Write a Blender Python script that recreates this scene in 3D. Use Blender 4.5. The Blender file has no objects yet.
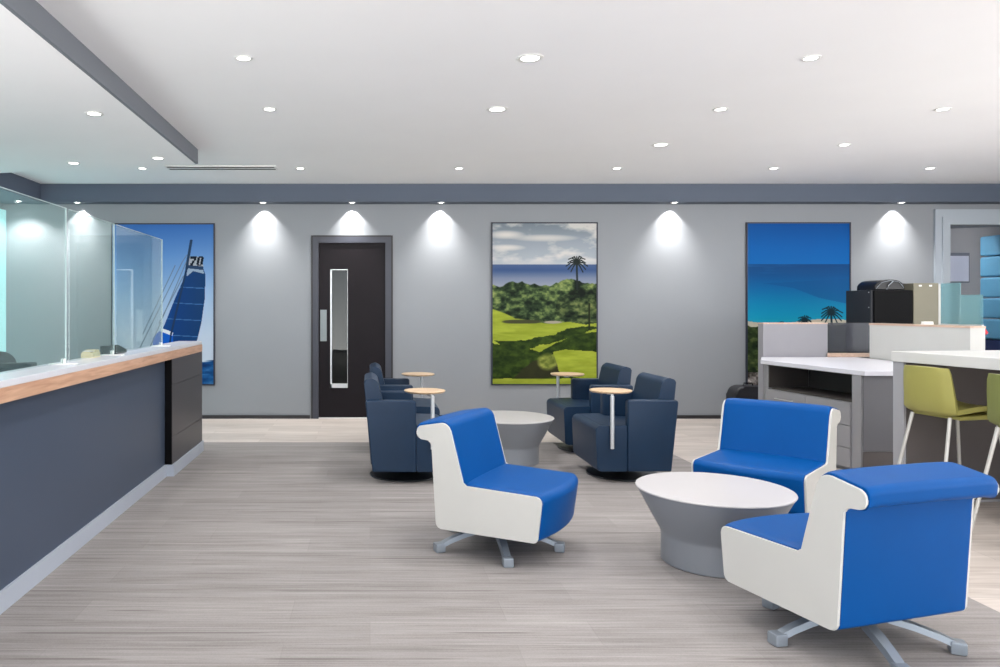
import bpy, bmesh, math, random
import numpy as np
from mathutils import Vector, Matrix

random.seed(7)
C = bpy.context.scene.collection
PI = math.pi
R = math.radians
F = 760.0; PX = 370.0; PY = 307.5; CH = 1.45

# ------------------------------------------------------------------ helpers
def s2l(c):
    return tuple(((v / 255.0) / 12.92 if v / 255.0 <= 0.04045 else (((v / 255.0) + 0.055) / 1.055) ** 2.4) for v in c) + (1.0,)

MATS = {}
def mat(name, col=(200, 200, 200), rough=0.5, metal=0.0, bump=0.0, bscale=200.0, var=0.0, vscale=6.0, spec=0.5, emit=None, estr=0.0, coat=0.0, sheen=0.0):
    if name in MATS: return MATS[name]
    m = bpy.data.materials.new(name); m.use_nodes = True
    nt = m.node_tree; p = nt.nodes['Principled BSDF']
    base = s2l(col)
    p.inputs['Base Color'].default_value = base
    p.inputs['Roughness'].default_value = rough
    p.inputs['Metallic'].default_value = metal
    p.inputs['Specular IOR Level'].default_value = spec
    if coat: p.inputs['Coat Weight'].default_value = coat
    tc = nt.nodes.new('ShaderNodeTexCoord')
    if var > 0:
        n = nt.nodes.new('ShaderNodeTexNoise'); n.inputs['Scale'].default_value = vscale; n.inputs['Detail'].default_value = 4
        nt.links.new(tc.outputs['Object'], n.inputs['Vector'])
        r = nt.nodes.new('ShaderNodeValToRGB')
        r.color_ramp.elements[0].position = 0.3; r.color_ramp.elements[1].position = 0.7
        r.color_ramp.elements[0].color = tuple(c * (1 - var) for c in base[:3]) + (1,)
        r.color_ramp.elements[1].color = tuple(min(1, c * (1 + var)) for c in base[:3]) + (1,)
        nt.links.new(n.outputs['Fac'], r.inputs['Fac']); nt.links.new(r.outputs['Color'], p.inputs['Base Color'])
    if bump > 0:
        n2 = nt.nodes.new('ShaderNodeTexNoise'); n2.inputs['Scale'].default_value = bscale; n2.inputs['Detail'].default_value = 3
        nt.links.new(tc.outputs['Object'], n2.inputs['Vector'])
        b = nt.nodes.new('ShaderNodeBump'); b.inputs['Strength'].default_value = bump; b.inputs['Distance'].default_value = 0.002
        nt.links.new(n2.outputs['Fac'], b.inputs['Height']); nt.links.new(b.outputs['Normal'], p.inputs['Normal'])
    if emit is not None:
        p.inputs['Emission Color'].default_value = s2l(emit); p.inputs['Emission Strength'].default_value = estr
    MATS[name] = m
    return m

def wood_mat(name, c1, c2, axis='Y', rough=0.4, scale=3.0, plank=None):
    m = bpy.data.materials.new(name); m.use_nodes = True; nt = m.node_tree; p = nt.nodes['Principled BSDF']
    p.inputs['Roughness'].default_value = rough
    tc = nt.nodes.new('ShaderNodeTexCoord'); mp = nt.nodes.new('ShaderNodeMapping')
    sc = {'X': (1, 14, 14), 'Y': (14, 1, 14), 'Z': (14, 14, 1)}[axis]
    mp.inputs['Scale'].default_value = sc
    nt.links.new(tc.outputs['Object'], mp.inputs['Vector'])
    n = nt.nodes.new('ShaderNodeTexNoise'); n.inputs['Scale'].default_value = scale; n.inputs['Detail'].default_value = 6; n.inputs['Distortion'].default_value = 0.6
    nt.links.new(mp.outputs['Vector'], n.inputs['Vector'])
    r = nt.nodes.new('ShaderNodeValToRGB'); r.color_ramp.elements[0].position = 0.3; r.color_ramp.elements[1].position = 0.7
    r.color_ramp.elements[0].color = s2l(c1); r.color_ramp.elements[1].color = s2l(c2)
    nt.links.new(n.outputs['Fac'], r.inputs['Fac'])
    out = r.outputs['Color']
    if plank:
        br = nt.nodes.new('ShaderNodeTexBrick'); br.inputs['Scale'].default_value = 1.0
        br.inputs['Brick Width'].default_value = plank[0]; br.inputs['Row Height'].default_value = plank[1]
        br.inputs['Mortar Size'].default_value = 0.002; br.inputs['Mortar Smooth'].default_value = 0.2; br.inputs['Bias'].default_value = 0.0
        br.inputs['Color1'].default_value = (0.80, 0.80, 0.80, 1); br.inputs['Color2'].default_value = (1, 1, 1, 1); br.inputs['Mortar'].default_value = (0.6, 0.6, 0.6, 1)
        nt.links.new(tc.outputs['Object'], br.inputs['Vector'])
        mx = nt.nodes.new('ShaderNodeMix'); mx.data_type = 'RGBA'; mx.blend_type = 'MULTIPLY'; mx.inputs[0].default_value = 1.0
        nt.links.new(out, mx.inputs[6]); nt.links.new(br.outputs['Color'], mx.inputs[7]); out = mx.outputs[2]
    nt.links.new(out, p.inputs['Base Color'])
    return m

def carpet_mat():
    m = bpy.data.materials.new('grey_plank_carpet'); m.use_nodes = True; nt = m.node_tree; p = nt.nodes['Principled BSDF']
    p.inputs['Roughness'].default_value = 0.85; p.inputs['Specular IOR Level'].default_value = 0.25
    L = nt.links.new
    tc = nt.nodes.new('ShaderNodeTexCoord')
    def noise(scale, sc, det=4, rough=0.6):
        mp = nt.nodes.new('ShaderNodeMapping'); mp.inputs['Scale'].default_value = sc; L(tc.outputs['Object'], mp.inputs['Vector'])
        n = nt.nodes.new('ShaderNodeTexNoise'); n.inputs['Scale'].default_value = scale; n.inputs['Detail'].default_value = det; n.inputs['Roughness'].default_value = rough
        L(mp.outputs['Vector'], n.inputs['Vector']); return n.outputs['Fac']
    fine = noise(1.0, (1.6, 75, 1), 5, 0.7)
    broad = noise(1.0, (0.7, 11, 1), 3)
    grain = noise(140.0, (1, 1, 1), 2)
    def mix(a, b, f):
        x = nt.nodes.new('ShaderNodeMix'); x.data_type = 'FLOAT'; x.inputs[0].default_value = f; L(a, x.inputs[2]); L(b, x.inputs[3]); return x.outputs[0]
    v = mix(mix(fine, broad, 0.38), grain, 0.13)
    r = nt.nodes.new('ShaderNodeValToRGB')
    e = r.color_ramp.elements
    e[0].position = 0.34; e[0].color = s2l((117, 112, 110)); e[1].position = 0.64; e[1].color = s2l((165, 160, 158))
    x = e.new(0.48); x.color = s2l((142, 137, 135))
    L(v, r.inputs['Fac'])
    br = nt.nodes.new('ShaderNodeTexBrick'); br.inputs['Scale'].default_value = 1.0
    br.inputs['Brick Width'].default_value = 1.0; br.inputs['Row Height'].default_value = 0.25; br.offset = 0.37
    br.inputs['Mortar Size'].default_value = 0.0025; br.inputs['Mortar Smooth'].default_value = 0.6
    br.inputs['Color1'].default_value = (0.89, 0.89, 0.89, 1); br.inputs['Color2'].default_value = (1, 1, 1, 1); br.inputs['Mortar'].default_value = (0.86, 0.86, 0.86, 1)
    L(tc.outputs['Object'], br.inputs['Vector'])
    # stitched dark threads: thin lines at plank borders, broken up along the row
    dash = noise(1.0, (1.1, 4.0, 1), 1)
    rr = nt.nodes.new('ShaderNodeValToRGB'); rr.color_ramp.elements[0].position = 0.52; rr.color_ramp.elements[1].position = 0.60
    L(dash, rr.inputs['Fac'])
    wv = nt.nodes.new('ShaderNodeTexWave'); wv.bands_direction = 'Y'; wv.inputs['Scale'].default_value = 1.2566
    L(tc.outputs['Object'], wv.inputs['Vector'])
    wr = nt.nodes.new('ShaderNodeValToRGB'); wr.color_ramp.elements[0].position = 0.994; wr.color_ramp.elements[1].position = 0.9995
    L(wv.outputs['Fac'], wr.inputs['Fac'])
    mm = nt.nodes.new('ShaderNodeMath'); mm.operation = 'MULTIPLY'; L(rr.outputs['Color'], mm.inputs[0]); L(wr.outputs['Color'], mm.inputs[1])
    m1 = nt.nodes.new('ShaderNodeMix'); m1.data_type = 'RGBA'; m1.blend_type = 'MULTIPLY'; m1.inputs[0].default_value = 1.0
    L(r.outputs['Color'], m1.inputs[6]); L(br.outputs['Color'], m1.inputs[7])
    m2 = nt.nodes.new('ShaderNodeMix'); m2.data_type = 'RGBA'; L(mm.outputs[0], m2.inputs[0]); L(m1.outputs[2], m2.inputs[6]); m2.inputs[7].default_value = s2l((98, 92, 90))
    L(m2.outputs[2], p.inputs['Base Color'])
    b = nt.nodes.new('ShaderNodeBump'); b.inputs['Strength'].default_value = 0.35; b.inputs['Distance'].default_value = 0.003
    L(v, b.inputs['Height']); L(b.outputs['Normal'], p.inputs['Normal'])
    return m

def glass_mat(name, tint=(0.93, 0.98, 0.97), refl=1.0, frost=0.0, frostcol=(150, 190, 190)):
    m = bpy.data.materials.new(name); m.use_nodes = True; nt = m.node_tree
    nt.nodes.remove(nt.nodes['Principled BSDF']); out = nt.nodes['Material Output']
    t = nt.nodes.new('ShaderNodeBsdfTransparent'); t.inputs['Color'].default_value = tint + (1,)
    g = nt.nodes.new('ShaderNodeBsdfGlossy'); g.inputs['Roughness'].default_value = 0.0 if frost < .2 else 0.15
    fr = nt.nodes.new('ShaderNodeLayerWeight'); fr.inputs['Blend'].default_value = 0.5
    pw = nt.nodes.new('ShaderNodeMath'); pw.operation = 'POWER'; pw.inputs[1].default_value = 5.0
    nt.links.new(fr.outputs['Facing'], pw.inputs[0])
    mp = nt.nodes.new('ShaderNodeMath'); mp.operation = 'MULTIPLY_ADD'; mp.inputs[1].default_value = 0.9 * refl; mp.inputs[2].default_value = 0.04 * refl
    nt.links.new(pw.outputs[0], mp.inputs[0])
    mx = nt.nodes.new('ShaderNodeMixShader'); nt.links.new(mp.outputs[0], mx.inputs[0]); nt.links.new(t.outputs[0], mx.inputs[1]); nt.links.new(g.outputs[0], mx.inputs[2])
    res = mx
    if frost > 0:
        d = nt.nodes.new('ShaderNodeBsdfDiffuse'); d.inputs['Color'].default_value = s2l(frostcol)
        m3 = nt.nodes.new('ShaderNodeMixShader'); m3.inputs[0].default_value = frost
        nt.links.new(mx.outputs[0], m3.inputs[1]); nt.links.new(d.outputs[0], m3.inputs[2]); res = m3
    nt.links.new(res.outputs[0], out.inputs['Surface'])
    return m

def link(name, bm, m, parent=None, smooth=None, loc=None):
    bmesh.ops.recalc_face_normals(bm, faces=bm.faces[:])
    me = bpy.data.meshes.new(name); bm.to_mesh(me); bm.free()
    mats = m if isinstance(m, (list, tuple)) else [m]
    for k in mats: me.materials.append(k)
    if smooth is not None:
        me.shade_smooth() if smooth is True else me.set_sharp_from_angle(angle=R(smooth)) or None
        if smooth is not True:
            for p in me.polygons: p.use_smooth = True
    o = bpy.data.objects.new(name, me); C.objects.link(o)
    if parent is not None: o.parent = parent
    if loc is not None: o.location = loc
    if smooth is not None:
        wn = o.modifiers.new('weighted_normal', 'WEIGHTED_NORMAL'); wn.keep_sharp = True; wn.weight = 50
    return o

def tag(o, label=None, cat=None, group=None, kind=None):
    if label: o['label'] = label
    if cat: o['category'] = cat
    if group: o['group'] = group
    if kind: o['kind'] = kind
    return o

def thing(name, label, cat, loc=(0, 0, 0), rz=0.0, group=None):
    o = bpy.data.objects.new(name, None); C.objects.link(o); o.location = loc; o.rotation_euler = (0, 0, rz)
    o.empty_display_size = 0.1
    return tag(o, label, cat, group)

def box(bm, x0, y0, z0, x1, y1, z1, bev=0.0, seg=2, mi=0):
    r = bmesh.ops.create_cube(bm, size=1.0)
    vs = r['verts']
    bmesh.ops.scale(bm, vec=(abs(x1 - x0), abs(y1 - y0), abs(z1 - z0)), verts=vs)
    bmesh.ops.translate(bm, vec=((x0 + x1) / 2, (y0 + y1) / 2, (z0 + z1) / 2), verts=vs)
    fs = set(f for v in vs for f in v.link_faces)
    for f in fs: f.material_index = mi
    if bev > 0:
        es = list(set(e for v in vs for e in v.link_edges))
        bmesh.ops.bevel(bm, geom=es, offset=bev, segments=seg, profile=0.5, affect='EDGES', clamp_overlap=True)
    return bm

def prism(bm, pts, z0, z1, bev=0.0, seg=2, mi=0):
    """polygon in XY extruded in z"""
    lo = [bm.verts.new((p[0], p[1], z0)) for p in pts]; hi = [bm.verts.new((p[0], p[1], z1)) for p in pts]
    n = len(pts); fs = [bm.faces.new(lo[::-1]), bm.faces.new(hi)]
    for i in range(n): fs.append(bm.faces.new((lo[i], lo[(i + 1) % n], hi[(i + 1) % n], hi[i])))
    for f in fs: f.material_index = mi
    if bev > 0:
        es = list(set(e for f in fs for e in f.edges))
        bmesh.ops.bevel(bm, geom=es, offset=bev, segments=seg, profile=0.5, affect='EDGES', clamp_overlap=True)
    return bm

def prism_y(bm, pts, y0, y1, bev=0.0, seg=2):
    """polygon in XZ extruded in y"""
    lo = [bm.verts.new((p[0], y0, p[1])) for p in pts]; hi = [bm.verts.new((p[0], y1, p[1])) for p in pts]
    n = len(pts); f0 = bm.faces.new(lo[::-1]); f1 = bm.faces.new(hi)
    for i in range(n): bm.faces.new((lo[i], lo[(i + 1) % n], hi[(i + 1) % n], hi[i]))
    if bev > 0:
        es = list(set(list(f0.edges) + list(f1.edges)))
        bmesh.ops.bevel(bm, geom=es, offset=bev, segments=seg, profile=0.5, affect='EDGES', clamp_overlap=True)
    return bm

def lathe(bm, prof, n=48, cx=0, cy=0):
    rings = []
    for r, z in prof:
        if r < 1e-5: rings.append([bm.verts.new((cx, cy, z))])
        else: rings.append([bm.verts.new((cx + r * math.cos(2 * PI * i / n), cy + r * math.sin(2 * PI * i / n), z)) for i in range(n)])
    for a, b in zip(rings, rings[1:]):
        for i in range(n):
            j = (i + 1) % n
            if len(a) == 1 and len(b) == 1: continue
            if len(a) == 1: bm.faces.new((a[0], b[i], b[j]))
            elif len(b) == 1: bm.faces.new((a[i], a[j], b[0]))
            else: bm.faces.new((a[i], a[j], b[j], b[i]))
    return bm

def tube(bm, pts, r, n=12, r2=None):
    """tube along points; r may taper to r2"""
    pts = [Vector(p) for p in pts]; rings = []
    N = len(pts)
    for k, p in enumerate(pts):
        d = (pts[min(k + 1, N - 1)] - pts[max(k - 1, 0)]).normalized()
        up = Vector((0, 0, 1)) if abs(d.z) < 0.9 else Vector((1, 0, 0))
        a = d.cross(up).normalized(); b = d.cross(a).normalized()
        rr = r if r2 is None else r + (r2 - r) * k / (N - 1)
        rings.append([bm.verts.new(p + a * rr * math.cos(2 * PI * i / n) + b * rr * math.sin(2 * PI * i / n)) for i in range(n)])
    for a, b in zip(rings, rings[1:]):
        for i in range(n): bm.faces.new((a[i], a[(i + 1) % n], b[(i + 1) % n], b[i]))
    bm.faces.new(rings[0][::-1]); bm.faces.new(rings[-1])
    return bm

def rpoly(pts, seg=6):
    """round the corners of a polygon: pts = (x, y, r)"""
    out = []; n = len(pts)
    for i in range(n):
        p = Vector(pts[i][:2]); r = pts[i][2]
        a = Vector(pts[i - 1][:2]) - p; b = Vector(pts[(i + 1) % n][:2]) - p
        if r <= 0: out.append(tuple(p)); continue
        la, lb = a.length, b.length; a.normalize(); b.normalize()
        ang = a.angle(b); t = min(r / math.tan(ang / 2), la * 0.48, lb * 0.48)
        rr = t * math.tan(ang / 2); c = p + (a + b).normalized() * (rr / math.sin(ang / 2))
        p0 = p + a * t; p1 = p + b * t
        v0 = p0 - c; v1 = p1 - c; th = v0.angle_signed(v1) if v0.length > 0 else 0
        for k in range(seg + 1):
            w = -th * k / seg
            cs, sn = math.cos(w), math.sin(w)
            out.append((c.x + v0.x * cs - v0.y * sn, c.y + v0.x * sn + v0.y * cs))
    return out

def copy_tree(o, parent=None):
    c = o.copy(); C.objects.link(c)
    if parent is not None: c.parent = parent
    for ch in list(o.children): copy_tree(ch, c)
    return c

NB = bmesh.new

# ------------------------------------------------------------------ materials
M_CEIL = mat('ceiling_paint', (246, 246, 247), 0.9, var=0.01, vscale=1.5)
M_WALL = mat('grey_wall_paint', (141, 145, 150), 0.75, bump=0.1, bscale=120, var=0.015, vscale=2.0)
M_SLATE = mat('slate_soffit_paint', (76, 86, 102), 0.6, var=0.02, vscale=2)
M_SLATE_LIT = mat('slate_paint_lit', (112, 116, 124), 0.6, var=0.02, vscale=2)  # soffit slate lightened to imitate brighter light on the beam face
M_TRIMW = mat('pale_door_surround', (168, 177, 186), 0.5, var=0.01)
M_BASEB = mat('black_baseboard', (38, 37, 40), 0.5, var=0.03)
M_BLUE = mat('royal_blue_vinyl', (0, 72, 138), 0.45, spec=0.1, bump=0.12, bscale=260, var=0.03, vscale=5)
M_SHELL = mat('off_white_vinyl', (198, 197, 192), 0.42, bump=0.08, bscale=260, var=0.01)
M_SILVER = mat('silver_cast_metal', (142, 150, 158), 0.45, 0.4, var=0.02)
M_NAVY = mat('navy_leather', (15, 42, 68), 0.42, spec=0.4, bump=0.2, bscale=180, var=0.06, vscale=5)
M_CHROME = mat('brushed_steel', (205, 208, 210), 0.38, 0.6, var=0.01)
M_DISC = mat('dark_swivel_plate', (52, 55, 60), 0.3, 0.6, var=0.02)
M_TWOOD = wood_mat('maple_tablet_wood', (196, 164, 128), (222, 194, 160), 'X', 0.35, 4)
M_TTOP = mat('white_table_laminate', (182, 179, 180), 0.35, var=0.008)
M_TPED = mat('grey_pedestal', (136, 140, 146), 0.45, 0.15, var=0.03, vscale=3)
M_CWOOD = wood_mat('counter_edge_wood', (178, 136, 110), (212, 172, 144), 'Y', 0.4, 3)
M_QUARTZ = mat('white_counter_quartz', (208, 210, 217), 0.25, var=0.01)
M_CFRONT = mat('slate_counter_front', (63, 74, 92), 0.42, var=0.03, vscale=1.2)
M_CEND = mat('charcoal_counter_end', (66, 64, 68), 0.4, var=0.05, vscale=2)
M_CBASE = mat('pale_grey_kick', (182, 190, 202), 0.4, 0.2, var=0.01)
M_BLACK = mat('black_plastic', (10, 10, 12), 0.5, spec=0.08, var=0.04)
M_BLACKM = mat('charcoal_metal', (36, 38, 44), 0.5, spec=0.3, var=0.05)
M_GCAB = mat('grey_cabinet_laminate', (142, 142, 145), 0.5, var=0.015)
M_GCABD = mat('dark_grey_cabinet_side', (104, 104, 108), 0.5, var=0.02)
M_NICHE = mat('niche_shade', (66, 62, 60), 0.5, var=0.03)  # dark colour paints shade inside the open niche
M_PART = mat('grey_partition_fabric', (148, 147, 152), 0.8, bump=0.2, bscale=300, var=0.02)
M_SPINE = mat('pale_partition_board', (196, 196, 192), 0.55, var=0.015)
M_PWOOD = wood_mat('partition_cap_wood', (190, 160, 140), (214, 188, 168), 'Y', 0.4, 3)
M_WORK = mat('white_worktop', (212, 212, 219), 0.3, var=0.01)
M_BARTOP = mat('white_bar_top', (208, 207, 204), 0.35, var=0.01)
M_BARP = mat('bar_end_panel', (160, 160, 164), 0.5, var=0.02)
M_BARSHADE = mat('bar_panel_shade', (92, 86, 84), 0.6, var=0.05)  # dark tone stands in for shade under bar and cabinet
M_LIME = mat('lime_green_vinyl', (160, 155, 84), 0.5, bump=0.1, bscale=240, var=0.03)
M_LIME_SHADE = mat('lime_vinyl_shaded', (120, 126, 70), 0.5, bump=0.1, bscale=240, var=0.03)  # lime vinyl darkened, shade put into the second stool's colour
M_LEG = mat('stool_leg_metal', (196, 194, 188), 0.35, 0.3, var=0.02)
M_DOOR = mat('espresso_door', (28, 24, 28), 0.5, spec=0.15, var=0.08, vscale=3)
M_DFRAME = mat('slate_door_frame', (56, 59, 70), 0.45, var=0.02)
M_TEALWALL = mat('teal_back_painted_glass', (96, 190, 196), 0.2, var=0.02)
M_CREAM = mat('cream_card', (222, 205, 165), 0.6, var=0.03)
M_BEIGE = mat('champagne_metal', (124, 120, 104), 0.45, 0.1, spec=0.3, var=0.03)
M_WHITEP = mat('white_plastic', (232, 232, 230), 0.4, var=0.01)
M_RED = mat('red_fabric', (190, 30, 50), 0.6, var=0.05)
M_LAMP = mat('lamp_lens', (255, 255, 255), 0.5, emit=(255, 252, 246), estr=14)
M_SKYBLUE = mat('blue_booth_upholstery', (92, 158, 196), 0.5, var=0.03)
M_NAVYB = mat('booth_base', (26, 44, 92), 0.5, var=0.03)
M_SLOT = mat('slot_black', (18, 18, 20), 0.7, var=0.03)
G_SCREEN = glass_mat('screen_glass', (0.95, 0.985, 0.98), 1.0, 0.06, (176, 214, 214))  # faint pale diffuse veil lightens the clear glass like haze
G_DOOR = glass_mat('door_glass', (0.62, 0.66, 0.65), 0.6)
G_TEAL = glass_mat('teal_screen_glass', (0.72, 0.88, 0.9), 1.0, 0.35, (140, 180, 184))
G_PART = glass_mat('partition_glass', (0.80, 0.82, 0.84), 0.5, 0.45, (92, 94, 102))

# ------------------------------------------------------------------ camera
cam = bpy.data.cameras.new('camera'); co = bpy.data.objects.new('camera', cam); C.objects.link(co)
co.location = (0, 0, CH); co.rotation_euler = (R(90), 0, 0)
cam.sensor_fit = 'HORIZONTAL'; cam.sensor_width = 36; cam.lens = 36 * F / 1000
cam.shift_x = (500 - PX) / 1000; cam.shift_y = -(333.5 - PY) / 1000
bpy.context.scene.camera = co

# ------------------------------------------------------------------ setting
YW = 9.93; XL = -4.78; XR = 9.3; YB = -4.2
ZC = 3.03; ZS = 2.80; ZL = 2.885
def struct(name, bm, m, smooth=None, parent=None, label=None):
    o = link(name, bm, m, parent, smooth)
    if parent is None: o['kind'] = 'structure'
    if label: o['label'] = label
    return o

bm = NB(); box(bm, XL - .3, YB - .3, -0.12, 10.4, 13.6, 0.0)
struct('floor', bm, wood_mat('pale_wood_floor', (174, 163, 156), (203, 194, 187), 'X', 0.5, 2.0, (1.2, 0.19)), label='pale beige wood look floor beyond the carpet')
CXE, CYE = 2.985, 8.15
bm = NB(); prism(bm, [(XL, YB), (CXE, YB), (CXE, CYE), (XL, CYE)], 0.0, 0.005)
struct('floor_carpet', bm, carpet_mat(), label='grey streaked plank carpet')
bm = NB(); box(bm, XL - .3, YB - .3, ZC, 10.4, 13.6, ZC + .12); struct('ceiling', bm, M_CEIL, label='white painted ceiling')
# lowered ceiling over the counter, with slate face
bm = NB(); prism(bm, [(-4.3, YB), (-1.745, YB), (-1.745, 7.6), (-4.3, 8.2)], ZL, ZC)
struct('ceiling_lowered', bm, M_CEIL, label='lowered white ceiling panel over the counter')
bm = NB(); prism(bm, [(-1.745, YB), (-1.72, YB), (-1.72, 7.6), (-1.745, 7.6)], ZL, ZC)
struct('trim_1', bm, M_SLATE_LIT, label='grey face of the lowered ceiling')
# soffit: back and left
bm = NB(); box(bm, XL, 9.70, ZS, XR, YW, ZC); box(bm, XL, YB, ZS, -4.205, 9.70, ZC)
struct('trim_2', bm, M_SLATE, label='slate soffit band round the room')

# back wall with openings for the door and the portal
DX0, DX1, DZ = -0.745, 0.275, 2.37
PX0, PX1, PZ = 7.55, 9.05, 2.53
bm = NB()
for x0, x1, z0, z1 in [(XL - .2, DX0, 0, ZC), (DX0, DX1, DZ, ZC), (DX1, PX0, 0, ZC), (PX0, PX1, PZ, ZC), (PX1, XR + .2, 0, ZC)]:
    box(bm, x0, YW, z0, x1, YW + .15, z1)
struct('wall_back', bm, M_WALL, label='grey painted back wall')
bm = NB()
for y0, y1, z0, z1 in [(YB, -3.6, 0, ZC), (-3.6, 3.6, 0, .35), (-3.6, 3.6, 2.75, ZC), (3.6, YW, 0, ZC)]: box(bm, XL - .2, y0, z0, XL, y1, z1)  # unseen side window opening added to bring daylight to the ceiling
struct('wall_left', bm, M_WALL)
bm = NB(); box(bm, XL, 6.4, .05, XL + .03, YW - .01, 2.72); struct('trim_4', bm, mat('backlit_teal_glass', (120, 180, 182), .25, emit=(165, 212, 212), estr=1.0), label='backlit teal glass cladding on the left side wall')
bm = NB()
for y0, y1, z0, z1 in [(YB, -3.6, 0, ZC), (-3.6, 6.0, 0, .35), (-3.6, 6.0, 2.75, ZC), (6.0, 13.6, 0, ZC)]:  # added window gap out of view, admits fill light
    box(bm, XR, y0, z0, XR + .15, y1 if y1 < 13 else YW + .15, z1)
box(bm, 10.0, YW + .15, 0, 10.1, 13.6, ZC)
struct('wall_right', bm, M_WALL)
bm = NB()
for x0, x1, z0, z1 in [(XL, -4.2, 0, ZC), (-4.2, 8.8, 0, .1), (-4.2, 8.8, 2.8, ZC), (8.8, XR, 0, ZC), (-.1, .1, .1, 2.8), (4.4, 4.6, .1, 2.8)]:  # rear glazing openings are unseen, added for soft daylight
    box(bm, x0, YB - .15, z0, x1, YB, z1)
struct('wall_front', bm, M_WALL)
bm = NB()
for x0, x1 in [(-4.3, DX0 - .04), (DX1 + .04, PX0 - .2)]:
    box(bm, x0, YW - .02, 0, x1, YW - .0005, 0.045)
struct('baseboard_back', bm, M_BASEB)

# portal surround
bm = NB()
box(bm, PX0 - .185, YW - .03, 0, PX0 - .10, YW, PZ + .20); box(bm, PX0 - .1, YW - .03, PZ + .10, PX1 + .19, YW, PZ + .20)
box(bm, PX0 - .10, YW - .045, 0, PX0, YW, PZ); box(bm, PX0 - .10, YW - .045, PZ, PX1 + .1, YW, PZ + .10)
box(bm, PX1, YW - .03, 0, PX1 + .19, YW, PZ)
struct('trim_3', bm, M_TRIMW, label='pale stepped surround of the open doorway')
# room beyond the portal and corridor beyond the door
bm = NB(); box(bm, 1.6, 13.4, 0, XR, 13.55, ZC); box(bm, 6.2, YW + .15, 0, 6.3, 13.4, ZC); struct('wall_back_room', bm, mat('back_room_paint', (176, 176, 180), 0.8, var=.01))
bm = NB(); box(bm, -2.0, 11.6, 0, 1.5, 11.7, ZC); box(bm, -2.1, YW + .15, 0, -2.0, 11.7, ZC); box(bm, 1.5, YW + .15, 0, 1.6, 13.4, ZC)
struct('wall_corridor', bm, mat('corridor_paint', (150, 152, 150), 0.8, var=.01))
bm = NB(); prism(bm, [(6.3, YW + .15), (10.0, YW + .15), (10.0, 10.6), (6.3, 12.4)], 2.62, ZC); struct('ceiling_back_room', bm, M_SLATE_LIT)

# door with frame
bm = NB()
box(bm, DX0 - .0, YW - .03, 0, DX0 + .075, YW + .12, DZ - .075); box(bm, DX1 - .075, YW - .03, 0, DX1, YW + .12, DZ - .075)
box(bm, DX0, YW - .03, DZ - .075, DX1, YW + .12, DZ)
dr = struct('door_1', bm, M_DFRAME, label='espresso brown door with a tall narrow glass panel')
bm = NB(); box(bm, DX0 - .022, YW - .02, 0, DX0, YW + .0, DZ + .02); box(bm, DX1, YW - .02, 0, DX1 + .022, YW, DZ + .02); box(bm, DX0, YW - .02, DZ, DX1, YW, DZ + .022)
link('door_casing', bm, M_BASEB, dr)
lx0, lx1 = DX0 + .075, DX1 - .075
gx0, gx1, gz0, gz1 = -0.52, -0.29, 0.40, 1.95
bm = NB(); y0, y1 = YW + .0, YW + .045
box(bm, lx0, y0, 0.015, gx0, y1, DZ - .075); box(bm, gx1, y0, 0.015, lx1, y1, DZ - .075)
box(bm, gx0, y0, 0.015, gx1, y1, gz0); box(bm, gx0, y0, gz1, gx1, y1, DZ - .075)
lf = link('door_leaf', bm, M_DOOR, dr)
bm = NB(); w = .022
box(bm, gx0, y0 - .004, gz0, gx0 + w, y1, gz1, .002); box(bm, gx1 - .006, y0 - .004, gz0, gx1, y1, gz1, .002)
box(bm, gx0, y0 - .004, gz0, gx1, y1, gz0 + .055, .002); box(bm, gx0, y0 - .004, gz1 - .012, gx1, y1, gz1, .002)
link('glass_frame', bm, M_CHROME, lf)
bm = NB(); box(bm, gx0 + w, y0 + .018, gz0 + .05, gx1 - .006, y0 + .026, gz1 - .01); link('glass_pane', bm, G_DOOR, lf)
bm = NB(); box(bm, lx0 + .02, y0 - .006, 1.01, lx0 + .105, y0, 1.42, .002)
link('handle_plate', bm, mat('satin_plate', (128, 136, 138), .4, .4, var=.03), lf)
bm = NB(); box(bm, DX0, YW - .01, 0, DX1, YW + .1, .012); link('threshold', bm, M_WHITEP, dr)

# slot diffuser
t = thing('slot_diffuser', 'long narrow black slotted air vent in the ceiling near the soffit', 'air vent', (-1.67, 8.56, ZC))
bm = NB(); box(bm, -.62, -.11, -.012, .62, .11, -.0005, .002)
link('vent_frame', bm, M_WHITEP, t)
for yy in (-.075, .045):
    bm = NB(); box(bm, -.60, yy - .008, -.0145, .60, yy + .034, -.0122); link('slot', bm, M_SLOT, t)

# ------------------------------------------------------------------ downlights
def make_downlight(name, r):
    t = bpy.data.objects.new(name, None); C.objects.link(t)
    bm = NB(); lathe(bm, [(r * .78, -.001), (r * .80, -.006), (r * 1.12, -.007), (r * 1.2, -.0005)], 32)
    link('trim_ring', bm, M_WHITEP, t, True)
    bm = NB(); lathe(bm, [(0, -.0045), (r * .8, -.003)], 24)
    link('lamp_lens', bm, M_LAMP, t, True)
    return t
dl0 = make_downlight('downlight', .05); used = [False]
def spot(loc, energy, size, blend, rad=.04, col=(1, .985, .97)):
    l = bpy.data.lights.new('lamp_beam', 'SPOT'); l.energy = energy; l.spot_size = R(size); l.spot_blend = blend; l.shadow_soft_size = rad; l.color = col
    o = bpy.data.objects.new('lamp_beam', l); C.objects.link(o); o.location = loc
    return o
def downlight(x, y, z, label, group, e=60, size=150, blend=.9, beam=True, s=1.0):
    if used[0]: t = copy_tree(dl0)
    else: t = dl0; used[0] = True
    t.location = (x, y, z); t.scale = (s, s, 1)
    tag(t, label, 'downlight', group)
    if beam: spot((x, y, z - .03), e, size, blend)
    return t
ORD = ['leftmost', 'second from left', 'third from left', 'fourth from left', 'fifth from left', 'sixth from left']
E_MAIN = 44
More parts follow.
